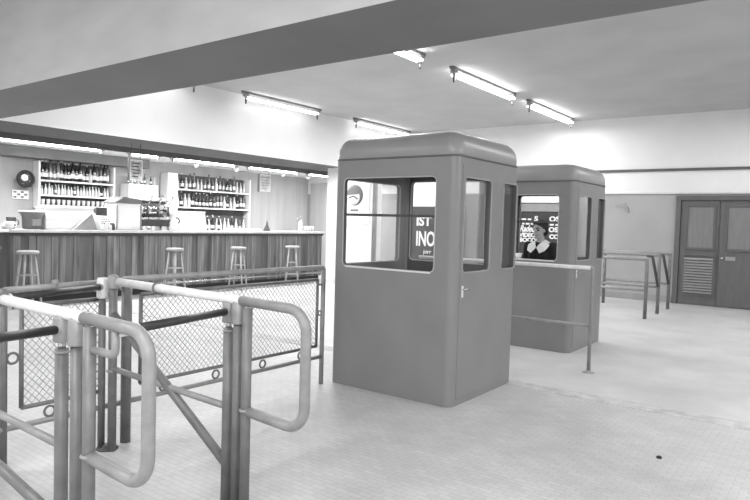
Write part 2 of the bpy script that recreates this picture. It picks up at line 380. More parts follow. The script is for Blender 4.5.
# ------------------------------------------------------------ ticket booths
def make_booth():
    t = thing('ticket_booth', 'grey metal ticket booth with rounded roof, nearer of the two, beside the wire fence', 'booth', (-3.225, 5.22, 0), 0, 'ticket booths')
    hx, hy, H1 = .635, .615, 2.13
    x0, x1, y0, y1 = -hx-.065, hx, -hy, hy
    bo = MB().prism(rrect(x0, y0, x1, y1, .075, 6), 'Z', 0, H1).build('booth_shell', m_booth, t)
    inn = MB().prism(rrect(x0+.05, y0+.05, x1-.05, y1-.05, .05, 4), 'Z', .05, H1-.04).build('c', m_booth)
    inn.parent = t; bpy.context.view_layer.update(); cut(bo, inn)
    def hole(ax, u0, v0, u1, v1, a0, a1, r=.045):
        c = MB().prism(rrect(u0, v0, u1, v1, r), ax, a0, a1).build('c', m_booth); c.parent = t
        bpy.context.view_layer.update(); return c
    front = (-.575, 1.135, .435, 1.955); rear = (-.6, 1.15, .5, 2.0)
    cut(bo, hole('Y', *front, y0-.1, y0+.2)); cut(bo, hole('Y', *rear, y1-.2, y1+.1))
    side = ((-.485, 1.14, .02, 1.955), (.26, 1.14, .575, 1.955))
    for s in side: cut(bo, hole('X', *s, x1-.2, x1+.1))
    left = (-.54, 1.14, .44, 1.955)
    cut(bo, hole('X', *left, x0-.1, x0+.2))
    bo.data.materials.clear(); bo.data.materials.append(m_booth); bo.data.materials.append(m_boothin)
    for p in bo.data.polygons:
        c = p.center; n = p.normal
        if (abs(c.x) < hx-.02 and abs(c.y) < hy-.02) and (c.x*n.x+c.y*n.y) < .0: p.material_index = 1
    # rubber/pale lips round the openings
    def lip(name, ax, w, at_, m, r=.008):
        P = [(u, at_, v) if ax == 'Y' else (at_, u, v) for u, v in rrect(*w, .045)]
        P.append(P[0]); MB().tube(P, r, 6, False).build(name, m, t)
    lip('front_window_lip', 'Y', front, y0+.002, m_lipg, .006); MB().box(-.54, y0-.006, 1.122, .4, y0+.03, 1.136, .003).build('front_sill', m_edge, t); lip('rear_window_lip', 'Y', rear, y1-.045, m_lipg)
    for s in side: lip('side_window_lip', 'X', s, x1+.002, m_trim)
    lip('left_window_lip', 'X', left, x0+.045, m_lipg)
    MB().box(-.575, y0+.012, 1.603, .435, y0+.028, 1.627, .003).build('glazing_bar', m_dark, t)
    g = MB().box(-.58, y0+.018, 1.627, .44, y0+.022, 1.96).build('window_pane', m_glass, t)
    for w in side: MB().box(x1-.03, w[0]-.01, w[1]-.01, x1-.026, w[2]+.01, w[3]+.01).build('window_pane', m_glass, t)
    MB().box(x0+.026, left[0]-.01, left[1]-.01, x0+.03, left[2]+.01, left[3]+.01).build('window_pane', m_glass, t)
    MB().box(rear[0]-.01, y1-.03, rear[1]-.01, rear[2]+.01, y1-.026, rear[3]+.01).build('window_pane', m_glass, t)
    # domed roof: rounded rectangle drawn in along a quarter curve
    rb = MB(); rings = []
    prof = [(.004, 2.128), (.008, 2.135), (.008, 2.19)]+[(.008-.13*(1-math.cos(a)), 2.19+.15*math.sin(a)) for a in [k*PI/2/7 for k in range(1, 8)]]+[(-.3, 2.352), (-.5, 2.36)]
    for ins, z in prof:
        rr = max(.03, .1+ins) if ins > -.06 else .05
        rings.append([rb.b.verts.new((u, v, z)) for u, v in rrect(x0-ins, y0-ins, x1+ins, y1+ins, max(.02, .12+ins*.5), 6)])
    for A, B in zip(rings, rings[1:]):
        n = len(A)
        for k in range(n):
            f = rb.b.faces.new((A[k], A[(k+1) % n], B[(k+1) % n], B[k])); f.smooth = True
    rb.b.faces.new(rings[0][::-1]); rb.b.faces.new(rings[-1]); rb.build('roof', m_roof, t)
    P = [(u, v, 2.128) for u, v in rrect(x0-.004, y0-.004, x1+.004, y1+.004, .1, 6)]; P.append(P[0])
    MB().tube(P, .009, 6, False).build('roof_bead', m_boothin, t)
    # door on the right-hand side
    dr = MB().box(x1-.004, y0+.095, .06, x1+.005, .07, 2.06, .002).build('door', m_booth, t)
    cut(dr, hole('X', *side[0], x1-.1, x1+.1)); dr.data.materials.clear(); dr.data.materials.append(m_booth)
    hd = MB().box(x1+.005, y0+.125, .93, x1+.011, y0+.155, 1.03, .002); hd.build('handle_plate', m_edge, dr)
    MB().tube(bend([(x1+.008, y0+.14, 1.0), (x1+.04, y0+.14, 1.0), (x1+.04, y0+.21, 1.0)], .012), .007, 8).build('door_handle', m_chrome, dr)
    # desk and floor inside
    MB().box(x0+.052, y0+.055, 1.02, x1-.052, y0+.3, 1.05, .004).build('desk', m_grey, t)
    MB().box(x0+.052, y0+.052, 1.1, x1-.052, y0+.09, 1.128, .004).build('window_ledge', m_boothin, t)
    MB().box(x0+.06, y0-.003, 0, x1-.06, y0+.02, .03, .002).build('plinth', m_booth, t)
    return t
booth = make_booth()
booth2 = copy_tree(booth); booth2.location = (-3.28, 8.24, 0)
tag(booth2, 'grey metal ticket booth with rounded roof, farther of the two, with a woman inside')

# ------------------------------------------------------------ wire fence
FX = -3.93
fe = thing('wire_fence', 'wire mesh fence with round top tube running from the turnstile posts to the nearer booth', 'fence', (FX, 3, 0))
def fp(mb, name, m): o = mb.build(name, m, fe); o.data.transform(Matrix.Translation((-FX, -3, 0))); return o
fp(MB().tube(bend([(FX, 2.42, 1.112), (FX, 4.49, 1.112), (FX, 4.49, .9)], .03), .022), 'top_rail', m_rail)
fp(MB().tube([(FX, 1.66, 1.09), (FX, 2.42, 1.105)], .018), 'top_rail', m_rail)
fp(MB().tube([(FX, 1.4, .262), (FX, 4.49, .262)], .018), 'bottom_rail', m_rail)
fp(MB().tube([(FX, 4.49, 0), (FX, 4.49, 1.09)], .022), 'post', m_rail)
fp(MB().tube([(FX, 1.66, 0), (FX, 1.66, 1.1)], .02), 'post', m_post)
fp(MB().tube([(FX+.05, 2.42, 0), (FX+.05, 2.42, 1.13)], .034), 'post', m_post)
def mesh_panel(y0, y1, z0, z1):
    f = MB(); r = .014
    for a, b_ in (((y0, z0), (y1, z0)), ((y1, z0), (y1, z1)), ((y1, z1), (y0, z1)), ((y0, z1), (y0, z0))):
        f.tube([(FX, *a), (FX, *b_)], r, 8)
    fp(f, 'panel_frame', m_dark if False else m_post)
    w = MB(); s = .044; slope = 1.1; H = z1-z0
    k = -int(H/slope/s)-1
    while y0+k*s < y1:
        for sg in (1, -1):
            # a wire through (yb, z0) rising with +-slope
            yb = y0+k*s if sg > 0 else y0+k*s+H/slope
            ya, za, yc, zc = yb, z0, yb+sg*H/slope, z1
            if sg > 0:
                if ya < y0: za += (y0-ya)*slope; ya = y0
                if yc > y1: zc -= (yc-y1)*slope; yc = y1
            else:
                if ya > y1: za += (ya-y1)*slope; ya = y1
                if yc < y0: zc -= (y0-yc)*slope; yc = y0
            if zc-za > .01 and (yc-ya)*sg > 0:
                w.tube([(FX+sg*.0015, ya, za), (FX+sg*.0015, yc, zc)], .0027, 4, False)
        k += 1
    fp(w, 'wire_mesh', m_mesh)
mesh_panel(2.56, 4.41, .37, 1.0); mesh_panel(1.76, 2.27, .37, .99)
for y in (1.93, 2.75, 3.23, 3.73, 4.2): fp(MB().torus((FX, y, .314), .032, .008), 'ring', m_post)
for z in (.68,):
    fp(MB().torus((FX, 4.45, z), .022, .007), 'ring', m_post); fp(MB().torus((FX, 1.71, z), .032, .008), 'ring', m_post)
fp(MB().tube([(FX, 4.41, .95), (FX, 4.49, .95)], .009, 8), 'link', m_post)
fp(MB().lathe([(0, 1.09), (.018, 1.09), (.022, 1.12), (.012, 1.135), (0, 1.137)], (FX, 1.96, 0)), 'knob', m_rail)

# ------------------------------------------------------------ turnstile barriers
def make_barrier(Y0, label, near):
    t = thing('turnstile_barrier', label, 'barrier', (-3.2, Y0, 0), 0, 'turnstile barriers')
    def bp_(mb, name, m, par=None):
        o = mb.build(name, m, par or t); 
        o.data.transform(Matrix.Translation((3.2, 0, 0))); return o
    A = -3.8
    # entry posts
    bp_(MB().tube([(A-.09, -.02, 0), (A-.09, -.02, 1.03)], .023), 'post', m_post)
    bp_(MB().lathe([(.033, 1.0), (.036, 1.01), (.036, 1.12), (.03, 1.135), (0, 1.137)], (A-.09, -.02, 0)), 'collar', m_raill)
    bp_(MB().tube([(A+.005, 0, 0), (A+.005, 0, 1.14)], .027), 'post', m_post)
    bp_(MB().lathe([(.032, 1.07), (.034, 1.08), (.034, 1.15), (.02, 1.16), (0, 1.16)], (A+.005, 0, 0)), 'collar', m_rail)
    bp_(MB().lathe([(0, 0), (.07, 0), (.07, .008), (.035, .012), (.03, .03)], (A-.05, 0, 0)), 'floor_flange', m_dark)
    xa, xb, xc = (-2.745, -2.62, -2.515) if near else (-2.66, -2.585, -2.512)
    # exit posts
    bp_(MB().tube([(xa, 0, 0), (xa, 0, .955)], .029), 'post', m_post)
    bp_(MB().tube([(xa, 0, .95), (xa, 0, 1.0)], .017), 'pivot_pin', m_chrome)
    bp_(MB().lathe([(.036, .985), (.037, .99), (.037, 1.085), (.03, 1.1), (0, 1.103)], (xa, 0, 0)), 'collar', m_rail)
    bp_(MB().torus((xa, 0, .94), .029, .006, 'Z'), 'ring', m_rail)
    bp_(MB().tube([(xb, 0, 0), (xb, 0, 1.0)], .025), 'post', m_post)
    bp_(MB().lathe([(.035, .985), (.036, .99), (.036, 1.09), (.025, 1.105), (0, 1.108)], (xb, 0, 0)), 'collar', m_rail)
    bp_(MB().tube([(xc, 0, 0), (xc, 0, 1.08)], .027), 'post', m_post)
    bp_(MB().box(xb, -.016, 1.0, xb, .016, 1.07, .006), 'bracket', m_rail)
    # tubes
    bp_(MB().tube(bend([(A+.07, 0, 1.118), (-2.56, 0, 1.112)], .1), .026, 14), 'top_rail', m_raill)
    bp_(MB().tube(bend([(-2.56, 0, 1.112), (-2.09, 0, 1.105), (-2.09, 0, .505), (-2.51, 0, .525)], .115, 9), .027, 14), 'loop_rail', m_rail)
    bp_(MB().tube([(A+.0, 0, .545), (xa, 0, .52)], .019), 'mid_rail', m_rail)
    bp_(MB().tube([(A+.0, 0, .34 if near else .91), (xa, 0, .165 if near else .2)], .026), 'brace', m_post)
    bp_(MB().torus((-3.32, 0, 1.115), .027, .009, 'X'), 'coupling', m_post)
    for x in (A, -2.512): bp_(MB().torus((x, 0, .53), .03, .008, 'Z'), 'clamp', m_rail)
    if near:
        bp_(MB().tube(bend([(-2.5, 0, .985), (-2.32, 0, .985), (-2.32, 0, 1.09)], .025), .016, 10), 'pivot_arm', m_rail)
        e = Vector((-2.44, -.87+.1, 1.085)); s0 = Vector((xa, 0, 1.04))
    else:
        s0 = Vector((-2.66, 0, 1.045)); e = Vector((-2.3, -.87, 1.085))
    def arm(a, e, k):
        d = e-a
        g = bp_(MB().tube([a+d*.04, a+d*k], .02, 12), 'gate_arm', m_black)
        bp_(MB().tube([a+d*k, a+d*.99], [.022, .024], 12), 'arm_sleeve', m_raill, g)
        bp_(MB().tube([a+d*.0, a+d*.05], .024, 12), 'arm_end', m_rail, g)
    arm(s0, e, .87)
    if not near: arm(Vector((A-.09, -.02, 1.075)), Vector((-3.4, -.87, 1.11)), .9)
    return t
make_barrier(2.27, 'grey tubular turnstile barrier with rounded loop end, farther of the two', False)
make_barrier(1.40, 'grey tubular turnstile barrier with rounded loop end, nearest the camera at the left edge', True)

# ------------------------------------------------------------ right-hand rails
t = thing('guard_rail', 'two-bar grey guard rail in front of the farther booth', 'rail', (-2.13, 6.78, 0))
MB().tube(bend([(-2.2, 0, 1.128), (0, 0, 1.128), (0, 0, 0)], .02), .02).build('post', m_rail, t)
MB().tube([(-1.75, 0, 1.128), (-.02, 0, 1.128)], .021).build('top_rail', m_raill, t)
MB().tube([(-1.75, 0, .507), (0, 0, .507)], .017).build('mid_rail', m_rail, t)
MB().tube([(-1.75, 0, 0), (-1.75, 0, 1.13)], .02).build('post', m_rail, t)
for x in (0, -1.75): MB().lathe([(0, 0), (.06, 0), (.06, .006), (.03, .01), (.025, .03)], (x, 0, 0)).build('foot_plate', m_trim, t)
for px in (t.children[0],):  # the corner tube carries only the post
    pass
def far_rail(y, x0, x1, zt, label, gate):
    t = thing('guard_rail', label, 'rail', (x1, y, 0), 0, 'far guard rails')
    w = x0-x1
    MB().tube([(w, 0, zt), (0, 0, zt)], .028).build('top_rail', m_rail, t)
    MB().tube([(w, 0, .5), (0, 0, .5)], .022).build('mid_rail', m_rail, t)
    for x in (0, w): MB().tube([(x, 0, 0), (x, 0, zt+.01)], .032).build('post', m_post, t)
    if gate:
        MB().tube(bend([(-.22, 0, zt-.02), (-.12, -.02, zt-.03), (0, -.02, .5)], .03), .026).build('slanting_bar', m_dark, t)
far_rail(11.6, -3.75, -2.716, 1.04, 'grey two-bar rail by the far wall, nearest of the three', False)
far_rail(12.51, -3.8, -2.715, 1.09, 'grey two-bar rail with slanting end bar, middle of the three by the far wall', True)
far_rail(13.45, -3.985, -2.73, 1.09, 'grey two-bar rail with slanting end bar, farthest, close to the louvred door', True)

# ------------------------------------------------------------ signs and posters
ad = thing('wall_sign', 'dark sign with tall white letters INO seen through the nearer booth', 'sign', (-9.0, YF-.04, 0))
def loc(o, par): o.parent = par; o.matrix_parent_inverse = Matrix.Translation(-Vector(par.location)); return o
def ap(mb, name, m, par): return loc(mb.build(name, m), par)
ap(MB().box(-9.62, YF-.08, .45, -8.0, YF-.03, 2.0, .01), 'board', m_adv2, ad)
ap(MB().box(-9.62, YF-.085, 2.02, -8.0, YF-.03, 2.72, .01), 'header', m_glow, ad)
for s, z, h in (('IST', 1.5, .36), ('INO', .95, .56)):
    loc(text('lettering', s, faceY(-9.46, YF-.085, z), h, m_paper, None, sx=1.02 if s == 'IST' else .6, bold=.012), ad)
loc(text('lettering', 'jorr', faceY(-9.2, YF-.085, .74), .16, m_paper, None, sx=1), ad)
ad2 = thing('wall_sign', 'dark sign with several lines of white lettering behind the woman in the farther booth', 'sign', (-6.2, YF-.04, 0))
ap(MB().box(-7.55, YF-.08, .5, -5.0, YF-.03, 1.9, .01), 'board', m_adv, ad2)
ap(MB().box(-7.55, YF-.085, 2.14, -5.0, YF-.03, 2.46, .01), 'header', m_glow, ad2)
ap(MB().box(-7.55, YF-.083, 1.92, -5.0, YF-.03, 2.1, .01), 'cornice', m_trim, ad2)
def line(s, x, z, h, sx=1, shear=0, bold=.006): loc(text('lettering', s, faceY(x, YF-.085, z), h, m_paper, None, sx=sx, shear=shear, bold=bold), ad2)
line('S', -6.05, 1.69, .17, 1.2); line('OS', -5.68, 1.69, .17, 1.2)
line('Radeonas', -6.42, 1.43, .22, .68, .35, .006)
line('VIDEOS', -6.42, 1.3, .14, 1.0); line('BOCOI', -6.42, 1.18, .14, 1.05)
line('OS', -5.68, 1.44, .16, 1.1); line('CO', -5.66, 1.28, .14, 1.1)
d = MB()
for x, z, w in ((-6.38, 1.73, .12), (-6.22, 1.73, .09), (-6.36, 1.62, .06), (-6.27, 1.62, .1), (-6.14, 1.62, .12), (-5.66, 1.61, .1), (-5.52, 1.61, .1),
                (-7.45, 1.8, .18), (-7.42, 1.66, .1), (-7.28, 1.66, .12), (-7.45, 1.5, .14), (-7.25, 1.5, .1), (-7.4, 1.28, .2), (-7.45, 1.1, .1), (-7.3, 1.1, .14), (-7.42, .85, .1), (-7.28, .8, .16)):
    d.box(x, YF-.09, z-.02, x+w, YF-.078, z+.02, .004)
ap(d, 'small_print', m_paper, ad2)
ps = thing('round_poster', 'white poster with a grey disc emblem on the pier behind the nearer booth', 'poster', (-9.55, 11.99, 2.1))
ap(MB().box(-9.95, 11.975, 1.5, -9.1, 11.9999, 2.6, .004), 'sheet', m_paper, ps)
q = Matrix.Translation((-9.54, 11.97, 2.19)) @ Matrix.Rotation(PI/2, 4, 'X')
ap(MB().lathe([(0, -.006), (.25, -.006), (.25, .006), (0, .006)], seg=36, mx=q), 'disc', m_grey, ps)
ap(MB().lathe([(0, .006), (.19, .006), (.19, .012), (0, .012)], seg=30, mx=Matrix.Translation((-.03, 0, -.05)) @ q), 'disc_centre', m_paper, ps)
ap(MB().prism([(-9.75, 2.19), (-9.36, 2.23), (-9.42, 2.35), (-9.54, 2.39), (-9.68, 2.33)], 'Y', 11.945, 11.957), 'emblem', m_grey, ps)
ap(MB().tube([(-9.7, 11.955, 2.13), (-9.57, 11.95, 2.17), (-9.44, 11.955, 2.1)], .014, 6), 'emblem_stroke', m_ink, ps)
ap(MB().box(-9.66, 11.965, 1.8, -9.42, 11.978, 1.85, .002), 'caption_bar', m_grey, ps)
ws = MB().prism([(-4.16, 2.1), (-3.98, 2.13), (-3.9, 2.05), (-3.87, 1.93), (-3.93, 1.92), (-3.99, 2.04), (-4.16, 2.06)], 'Y', YF-.03, YF).build('wall_bracket', m_trim)
tag(ws, 'small dark bent bracket on the grey far wall left of the double door', 'bracket')
dd = MB().lathe([(0, 0), (.018, 0), (.018, .008), (.012, .014), (0, .014)], (-.936, 4.578, 0)).build('floor_stud', m_ink)
tag(dd, 'small dark round stud in the bare floor at lower right', 'floor stud')

# ------------------------------------------------------------ the bar
BX, BT = -11.0, 1.26
bar = thing('bar_counter', 'long bar counter with dark board front and pale top along the left wall', 'bar counter', (BX, 8.5, 0))
b0, b1 = 4.75, 12.46
def L_(mb, name, m, par=bar): o = mb.build(name, m, par); o.data.transform(Matrix.Translation(-Vector(par.location))); return o
L_(MB().box(BX-.6, b0, .12, BX, b1, BT-.09), 'front_panel', m_barfront)
L_(MB().box(BX-.55, b0+.03, 0, BX-.06, b1-.03, .12), 'plinth', m_barbase)
L_(MB().box(BX-.68, b0-.06, BT-.05, BX+.1, b1+.08, BT, .012), 'counter_top', m_bartop)
L_(MB().box(BX-.62, b0-.02, BT-.1, BX+.04, b1+.02, BT-.05, .006), 'fascia', m_dark)
fr = MB().tube([(BX+.22, b0, .22), (BX+.22, b1, .22)], .022)
for k in range(8): fr.tube([(BX-.02, b0+.3+k*1.02, .22), (BX+.22, b0+.3+k*1.02, .22)], .014, 8)
L_(fr, 'foot_rail', m_chrome)
wb = MB()
for k in range(60):
    y = b0+.03+k*(b1-b0-.06)/60
    if random.random() < .62: wb.box(BX, y, .12, BX+.008+random.random()*.008, y+.118, BT-.1, .003)
L_(wb, 'front_boards', mat('bar_boards_pale', 142, .5, 0, 3.2, g2=78, stretch=(1, 4, .3)))
# back counter
bc = thing('back_counter', 'pale worktop behind the bar under the bottle shelves', 'counter', (-13.3, 9, 0))
L_(MB().box(-13.58, 4.9, 0, -13.1, 13.4, 1.16), 'cabinet', m_shelfback, bc)
L_(MB().box(-13.59, 4.85, 1.16, -13.05, 13.45, 1.2, .008), 'worktop', m_bartop, bc)
def shelf(y0, y1, z, label, m=m_cream):
    o = MB().box(-13.58, y0, z-.035, -13.3, y1, z, .004).build('bottle_shelf', m); tag(o, label, 'shelf', 'bottle shelves'); return o
SX = -13.43
zl = [onx(75, py, SX).z for py in (182, 196, 206)]
yl0, yl1 = onx(38, 190, SX).y, onx(111, 190, SX).y
zr = [onx(210, py, SX).z for py in (191, 208)]
yr0, yr1 = onx(174, 190, SX).y, onx(247, 190, SX).y
for z, w in zip(zl, ('top', 'middle', 'bottom')): shelf(yl0, yl1, z, w+' white shelf of the left bottle rack behind the bar')
for z, w in zip(zr, ('upper', 'lower')): shelf(yr0, yr1, z, w+' white shelf of the right bottle rack behind the bar')
def rack(y0, y1, z0, z1, label, m):
    t = thing('rack_back', label, 'wall panel', (-13.59, (y0+y1)/2, z0))
    L_(MB().box(-13.598, y0, z0, -13.582, y1, z1, .002), 'panel', m, t)
    for y in (y0, y1): L_(MB().box(-13.58, y-.02, z0, -13.32, y+.02, z1, .004), 'upright', m_cream, t)
rack(yl0-.02, yl1+.02, zl[2]-.05, 2.62, 'dark back panel of the left bottle rack', mat('rack_dark', 70, .5, .08, 3))
rack(yr0-.02, yr1+.02, 1.2, 2.62, 'grey back panel of the right bottle rack', mat('rack_grey', 88, .5, .08, 3))
tag(MB().box(-13.598, 3.4, 2.66, -13.2, onx(150, 165, -13.2).y, SZ-.001, .01).build('pelmet', mat('pelmet_paint', 128, .6, .05, 3)), 'long grey pelmet over the bottle shelves', 'pelmet')

def bottle(m, s=1., shape=0):
    t = thing('bottle', 'x', 'bottle')
    prof = [[(0, 0), (.036, 0), (.04, .01), (.04, .17), (.034, .2), (.015, .24), (.013, .3), (0, .3)],
            [(0, 0), (.045, 0), (.048, .01), (.046, .13), (.03, .18), (.016, .21), (.015, .27), (0, .27)],
            [(0, 0), (.034, 0), (.035, .01), (.035, .21), (.03, .225), (.016, .235), (.016, .29), (0, .29)]][shape]
    MB().lathe([(r*s, z*s) for r, z in prof], seg=12).build('glass_body', m, t)
    zt = prof[-1][1]*s
    MB().lathe([(0, zt), (.016*s, zt), (.016*s, zt+.025*s), (0, zt+.025*s)], seg=8).build('cap', m_cream if m is m_glassd else m_ink, t)
    r = max(p_[0] for p_ in prof)*s
    if m is not m_glassl: MB().lathe([(r+.001, .05*s), (r+.002, .05*s), (r+.002, .12*s), (r+.001, .12*s)], seg=12).build('paper_label', m_paper, t)
    return t
protos = [bottle(m_glassd, 1, 0), bottle(m_glassm, 1, 2), bottle(m_glassl, .95, 1)]
used = [False]*3
names = ['dark', 'grey', 'pale clear']
def put(k, y, z, s, where, grp, x=SX):
    if used[k]: o = copy_tree(protos[k])
    else: o = protos[k]; used[k] = True
    o.location = (x+random.uniform(-.012, .012), y, z); o.scale = (s*.8, s*.8, s)
    tag(o, '%s glass bottle with cap standing %s' % (names[k], where), 'bottle', grp)
def row(y0, y1, z, n, s, w, where, grp):
    for i in range(n):
        k = random.choices((0, 1, 2), w)[0]
        put(k, y0+(i+.5)*(y1-y0)/n+random.uniform(-.004, .004), z+.001, s*random.uniform(.85, 1.1), where, grp+', '+names[k])
row(yl0+.05, yl1-.05, zl[0], 19, 1.3, (5, 4, 2), 'on the top shelf of the left rack', 'bottles on left top shelf')
row(yl0+.05, yl1-.05, zl[1], 22, .85, (1, 2, 8), 'on the middle shelf of the left rack', 'bottles on left middle shelf')
row(yr0+.05, yr1-.05, zr[0], 19, 1.25, (5, 4, 3), 'on the upper shelf of the right rack', 'bottles on right upper shelf')
row(yr0+.05, yr1-.05, zr[1], 20, 1.25, (5, 4, 4), 'on the lower shelf of the right rack', 'bottles on right lower shelf')
row(yr0+.35, yr1-.05, 1.2, 15, 1.3, (6, 3, 4), 'on the worktop below the right rack', 'bottles on the worktop')
# glasses on bottom left shelf
g0 = thing('drinking_glass', 'short pale drinking glass on the bottom shelf of the left rack', 'glass', group='glasses on left bottom shelf')
MB().lathe([(0, 0), (.03, 0), (.04, .12), (.036, .12), (.027, .008), (0, .008)], seg=12).build('tumbler', m_glassl, g0)
for i in range(14):
    o = g0 if i == 0 else copy_tree(g0); o.location = (SX, yl0+.1+i*(yl1-yl0-.2)/13, zl[2]+.001)

# fittings on and behind the bar
TX = BX-.35
def P_(px, py, X): return onx(px, py, X)
def placed(name, label, cat, px, X=TX, z=BT, group=None):
    return thing(name, label, cat, (X, P_(px, 225, X).y, z+.001), 0, group)
# glass-fronted white display case with sloped scale beside
t = placed('display_case', 'long white refrigerated display case on the bar below the left bottle rack', 'display case', 68)
MB().box(-.2, -.5, 0, .2, .42, .2, .015).build('case_body', m_cream, t)
MB().prism([(-.2, .2), (.2, .2), (.12, .38), (-.2, .38)], 'Y', -.49, .41).build('hood', m_cream, t)
MB().box(-.21, -.51, .375, .13, .43, .395, .004).build('top_trim', m_paper, t)
t = placed('price_wedge', 'grey triangular stand in front of the white display case', 'stand', 86, BX-.08)
MB().prism([(-.25, 0), (.2, 0), (.1, .3)], 'X', -.05, .03).build('wedge', m_grey if False else m_trim, t)
t = placed('cash_register', 'dark and white cash register between the display case and the white hood', 'cash register', 101)
MB().prism([(-.18, 0), (.2, 0), (.2, .12), (.05, .26), (-.18, .3)], 'Y', -.13, .13).build('body', m_cream, t)
MB().box(-.02, -.11, .25, .03, .11, .42, .01).build('display', m_dark, t)
k = MB()
for i in range(4):
    for j in range(5): k.box(.07+i*.035, -.11+j*.044, .2-i*.032, .095+i*.035, -.08+j*.044, .235-i*.032, .004)
k.build('keys', m_ink, t)
t = placed('bread_cabinet', 'tall white cabinet with dark sloped roof standing on the bar', 'cabinet', 123)
MB().box(-.22, -.27, 0, .2, .27, .52, .02).build('cabinet_body', m_cream, t)
MB().prism([(-.3, .52), (.3, .52), (.24, .6), (-.12, .64)], 'X', -.24, .22).build('roof', m_grey, t)
MB().box(.2, -.23, .05, .212, .23, .46, .004).build('front_panel', m_paper, t)
for y in (-.255, .255): MB().box(.19, y-.012, .02, .215, y+.012, .48, .003).build('corner_strip', m_trim, t)
t = placed('coffee_machine', 'ornate metal coffee machine with levers in the middle of the bar', 'coffee machine', 152)
MB().box(-.2, -.36, .08, .16, .36, .22, .02).build('base', m_dark, t)
for x, y in ((-.15, -.31), (-.15, .31), (.12, -.31), (.12, .31)): MB().lathe([(0, 0), (.02, 0), (.025, .08), (0, .08)], (x, y, 0), 10).build('foot', m_chrome, t)
MB().lathe([(0, -.36), (.14, -.36), (.16, -.34), (.16, .34), (.14, .36), (0, .36)], seg=20, mx=Matrix.Translation((-.06, 0, .42)) @ Matrix.Rotation(PI/2, 4, 'X')).build('boiler', m_chrome, t)
for y in (-.24, 0, .24):
    h = MB().tube([(.1, y, .4), (.2, y, .4), (.2, y, .28)], .03).tube([(.2, y, .4), (.2, y, .48)], .018); g = h.build('group_head', m_dark, t)
    MB().tube([(.2, y, .48), (.3, y+.03, .66)], [.01, .014]).lathe([(0, .65), (.02, .65), (.02, .7), (0, .7)], (.3, y+.03, 0), 8).build('lever', m_chrome, g)
MB().lathe([(0, 0), (.05, 0), (.05, .012), (0, .012)], seg=18, mx=Matrix.Translation((.1, .14, .47)) @ Matrix.Rotation(PI/2, 4, 'Y')).build('gauge', m_paper, t)
MB().box(-.2, -.35, .58, .1, .35, .6, .004).build('cup_tray', m_chrome, t)
for i in range(5):
    c = thing('coffee_cup', 'small white cup on top of the coffee machine', 'cup', (TX-.05, t.location.y-.28+i*.14, BT+.603), 0, 'cups on the coffee machine')
    MB().lathe([(0, 0), (.025, 0), (.042, .06), (.038, .06), (.02, .008), (0, .008)], seg=12).build('bowl', m_paper, c)
    MB().torus((0, .05, .035), .017, .005, 'X', 10, 6).build('handle', m_paper, c)
t = placed('white_urn', 'white jug with a curved spout right of the coffee machine', 'jug', 172, BX-.25)
MB().lathe([(0, 0), (.1, 0), (.11, .02), (.12, .16), (.07, .26), (.06, .32), (.075, .34), (0, .34)], seg=18).build('jug_body', m_cream, t)
MB().tube([(0, -.1, .12), (0, -.15, .2), (0, -.18, .3)], [.025, .018, .014], 8).build('spout', m_cream, t)
MB().torus((0, .12, .2), .06, .012, 'X').build('handle', m_ink, t)
t = placed('ice_box', 'white box with slanted front right of the jug on the bar', 'box', 191)
MB().prism([(-.2, 0), (.22, 0), (.14, .38), (-.2, .38)], 'Y', -.26, .26).build('box_body', m_cream, t)
MB().box(-.21, -.27, .38, .15, .27, .41, .008).build('lid', m_paper, t)
for px in (201, 207, 213, 219):
    put(0 if px % 2 else 2, P_(px, 225, TX).y, BT+.001, 1.0, 'on the bar top right of the slanted white box', 'bottles on the bar top, '+(names[0] if px % 2 else names[2]), TX)
t = placed('serving_basket', 'wide pale rimmed tub on the bar top at the left end', 'tub', 32, BX-.25)
MB().lathe([(0, 0), (.13, 0), (.15, .02), (.16, .22), (.19, .27), (.21, .29), (.21, .31), (.18, .3), (.15, .27), (.14, .04), (0, .04)], seg=24).build('tub_body', m_grey, t)
MB().torus((0, 0, .305), .2, .015, 'Z', 28).build('rim', m_cream, t)
MB().box(.13, -.07, .06, .175, .07, .18, .008).build('front_label', m_trim, t)
for i, (px, hh) in enumerate(((13, .13), (18, .2), (15, .08))):
    t = thing('stacked_cup', ('white cup beside the pale rimmed tub', 'dark pot beside the pale rimmed tub', 'small white cup at the very end of the bar')[i], 'cup', (BX-.15-.16*i, 4.80+.04*i+.05*(i == 1), BT+.001))
    MB().lathe([(0, 0), (.05, 0), (.08, hh), (.07, hh), (.04, .01), (0, .01)], seg=14).build('cup_body', (m_paper, m_dark, m_paper)[i], t)
    MB().torus((0, .075, hh*.55), hh*.25, .008, 'X', 12, 6).build('handle', (m_paper, m_dark, m_paper)[i], t)
# tray + small things on the right of the bar
t = placed('serving_tray', 'long pale low tray on the bar top right of the bottles', 'tray', 246)
MB().box(-.15, -.55, 0, .15, .35, .02, .006).box(-.15, -.55, .02, -.13, .35, .06, .004).box(.13, -.55, .02, .15, .35, .06, .004).build('tray_body', m_bartop, t)
t = placed('table_bell', 'small dark cone on the bar near the hanging white sign', 'bell', 267)
MB().lathe([(0, 0), (.09, 0), (.08, .03), (.03, .15), (.015, .24), (0, .25)], seg=16).build('bell_body', m_dark, t)
MB().lathe([(0, .25), (.018, .255), (.018, .28), (0, .29)], seg=10).build('knob', m_chrome, t)
gl = thing('bar_glass', 'upturned clear glass at the far right end of the bar', 'glass', group='glasses at the end of the bar')
MB().lathe([(0, 0), (.04, 0), (.03, .14), (0, .14)], seg=12).build('tumbler', m_glassl, gl)
for i, px in enumerate((309, 312, 315, 318)):
    o = gl if i == 0 else copy_tree(gl); o.location = (BX-.3, 12.42-.1*(3-i), BT+.001)
t = thing('siphon', 'pale siphon bottle near the right end of the bar', 'siphon', (BX-.35, 12.02, BT+.001))
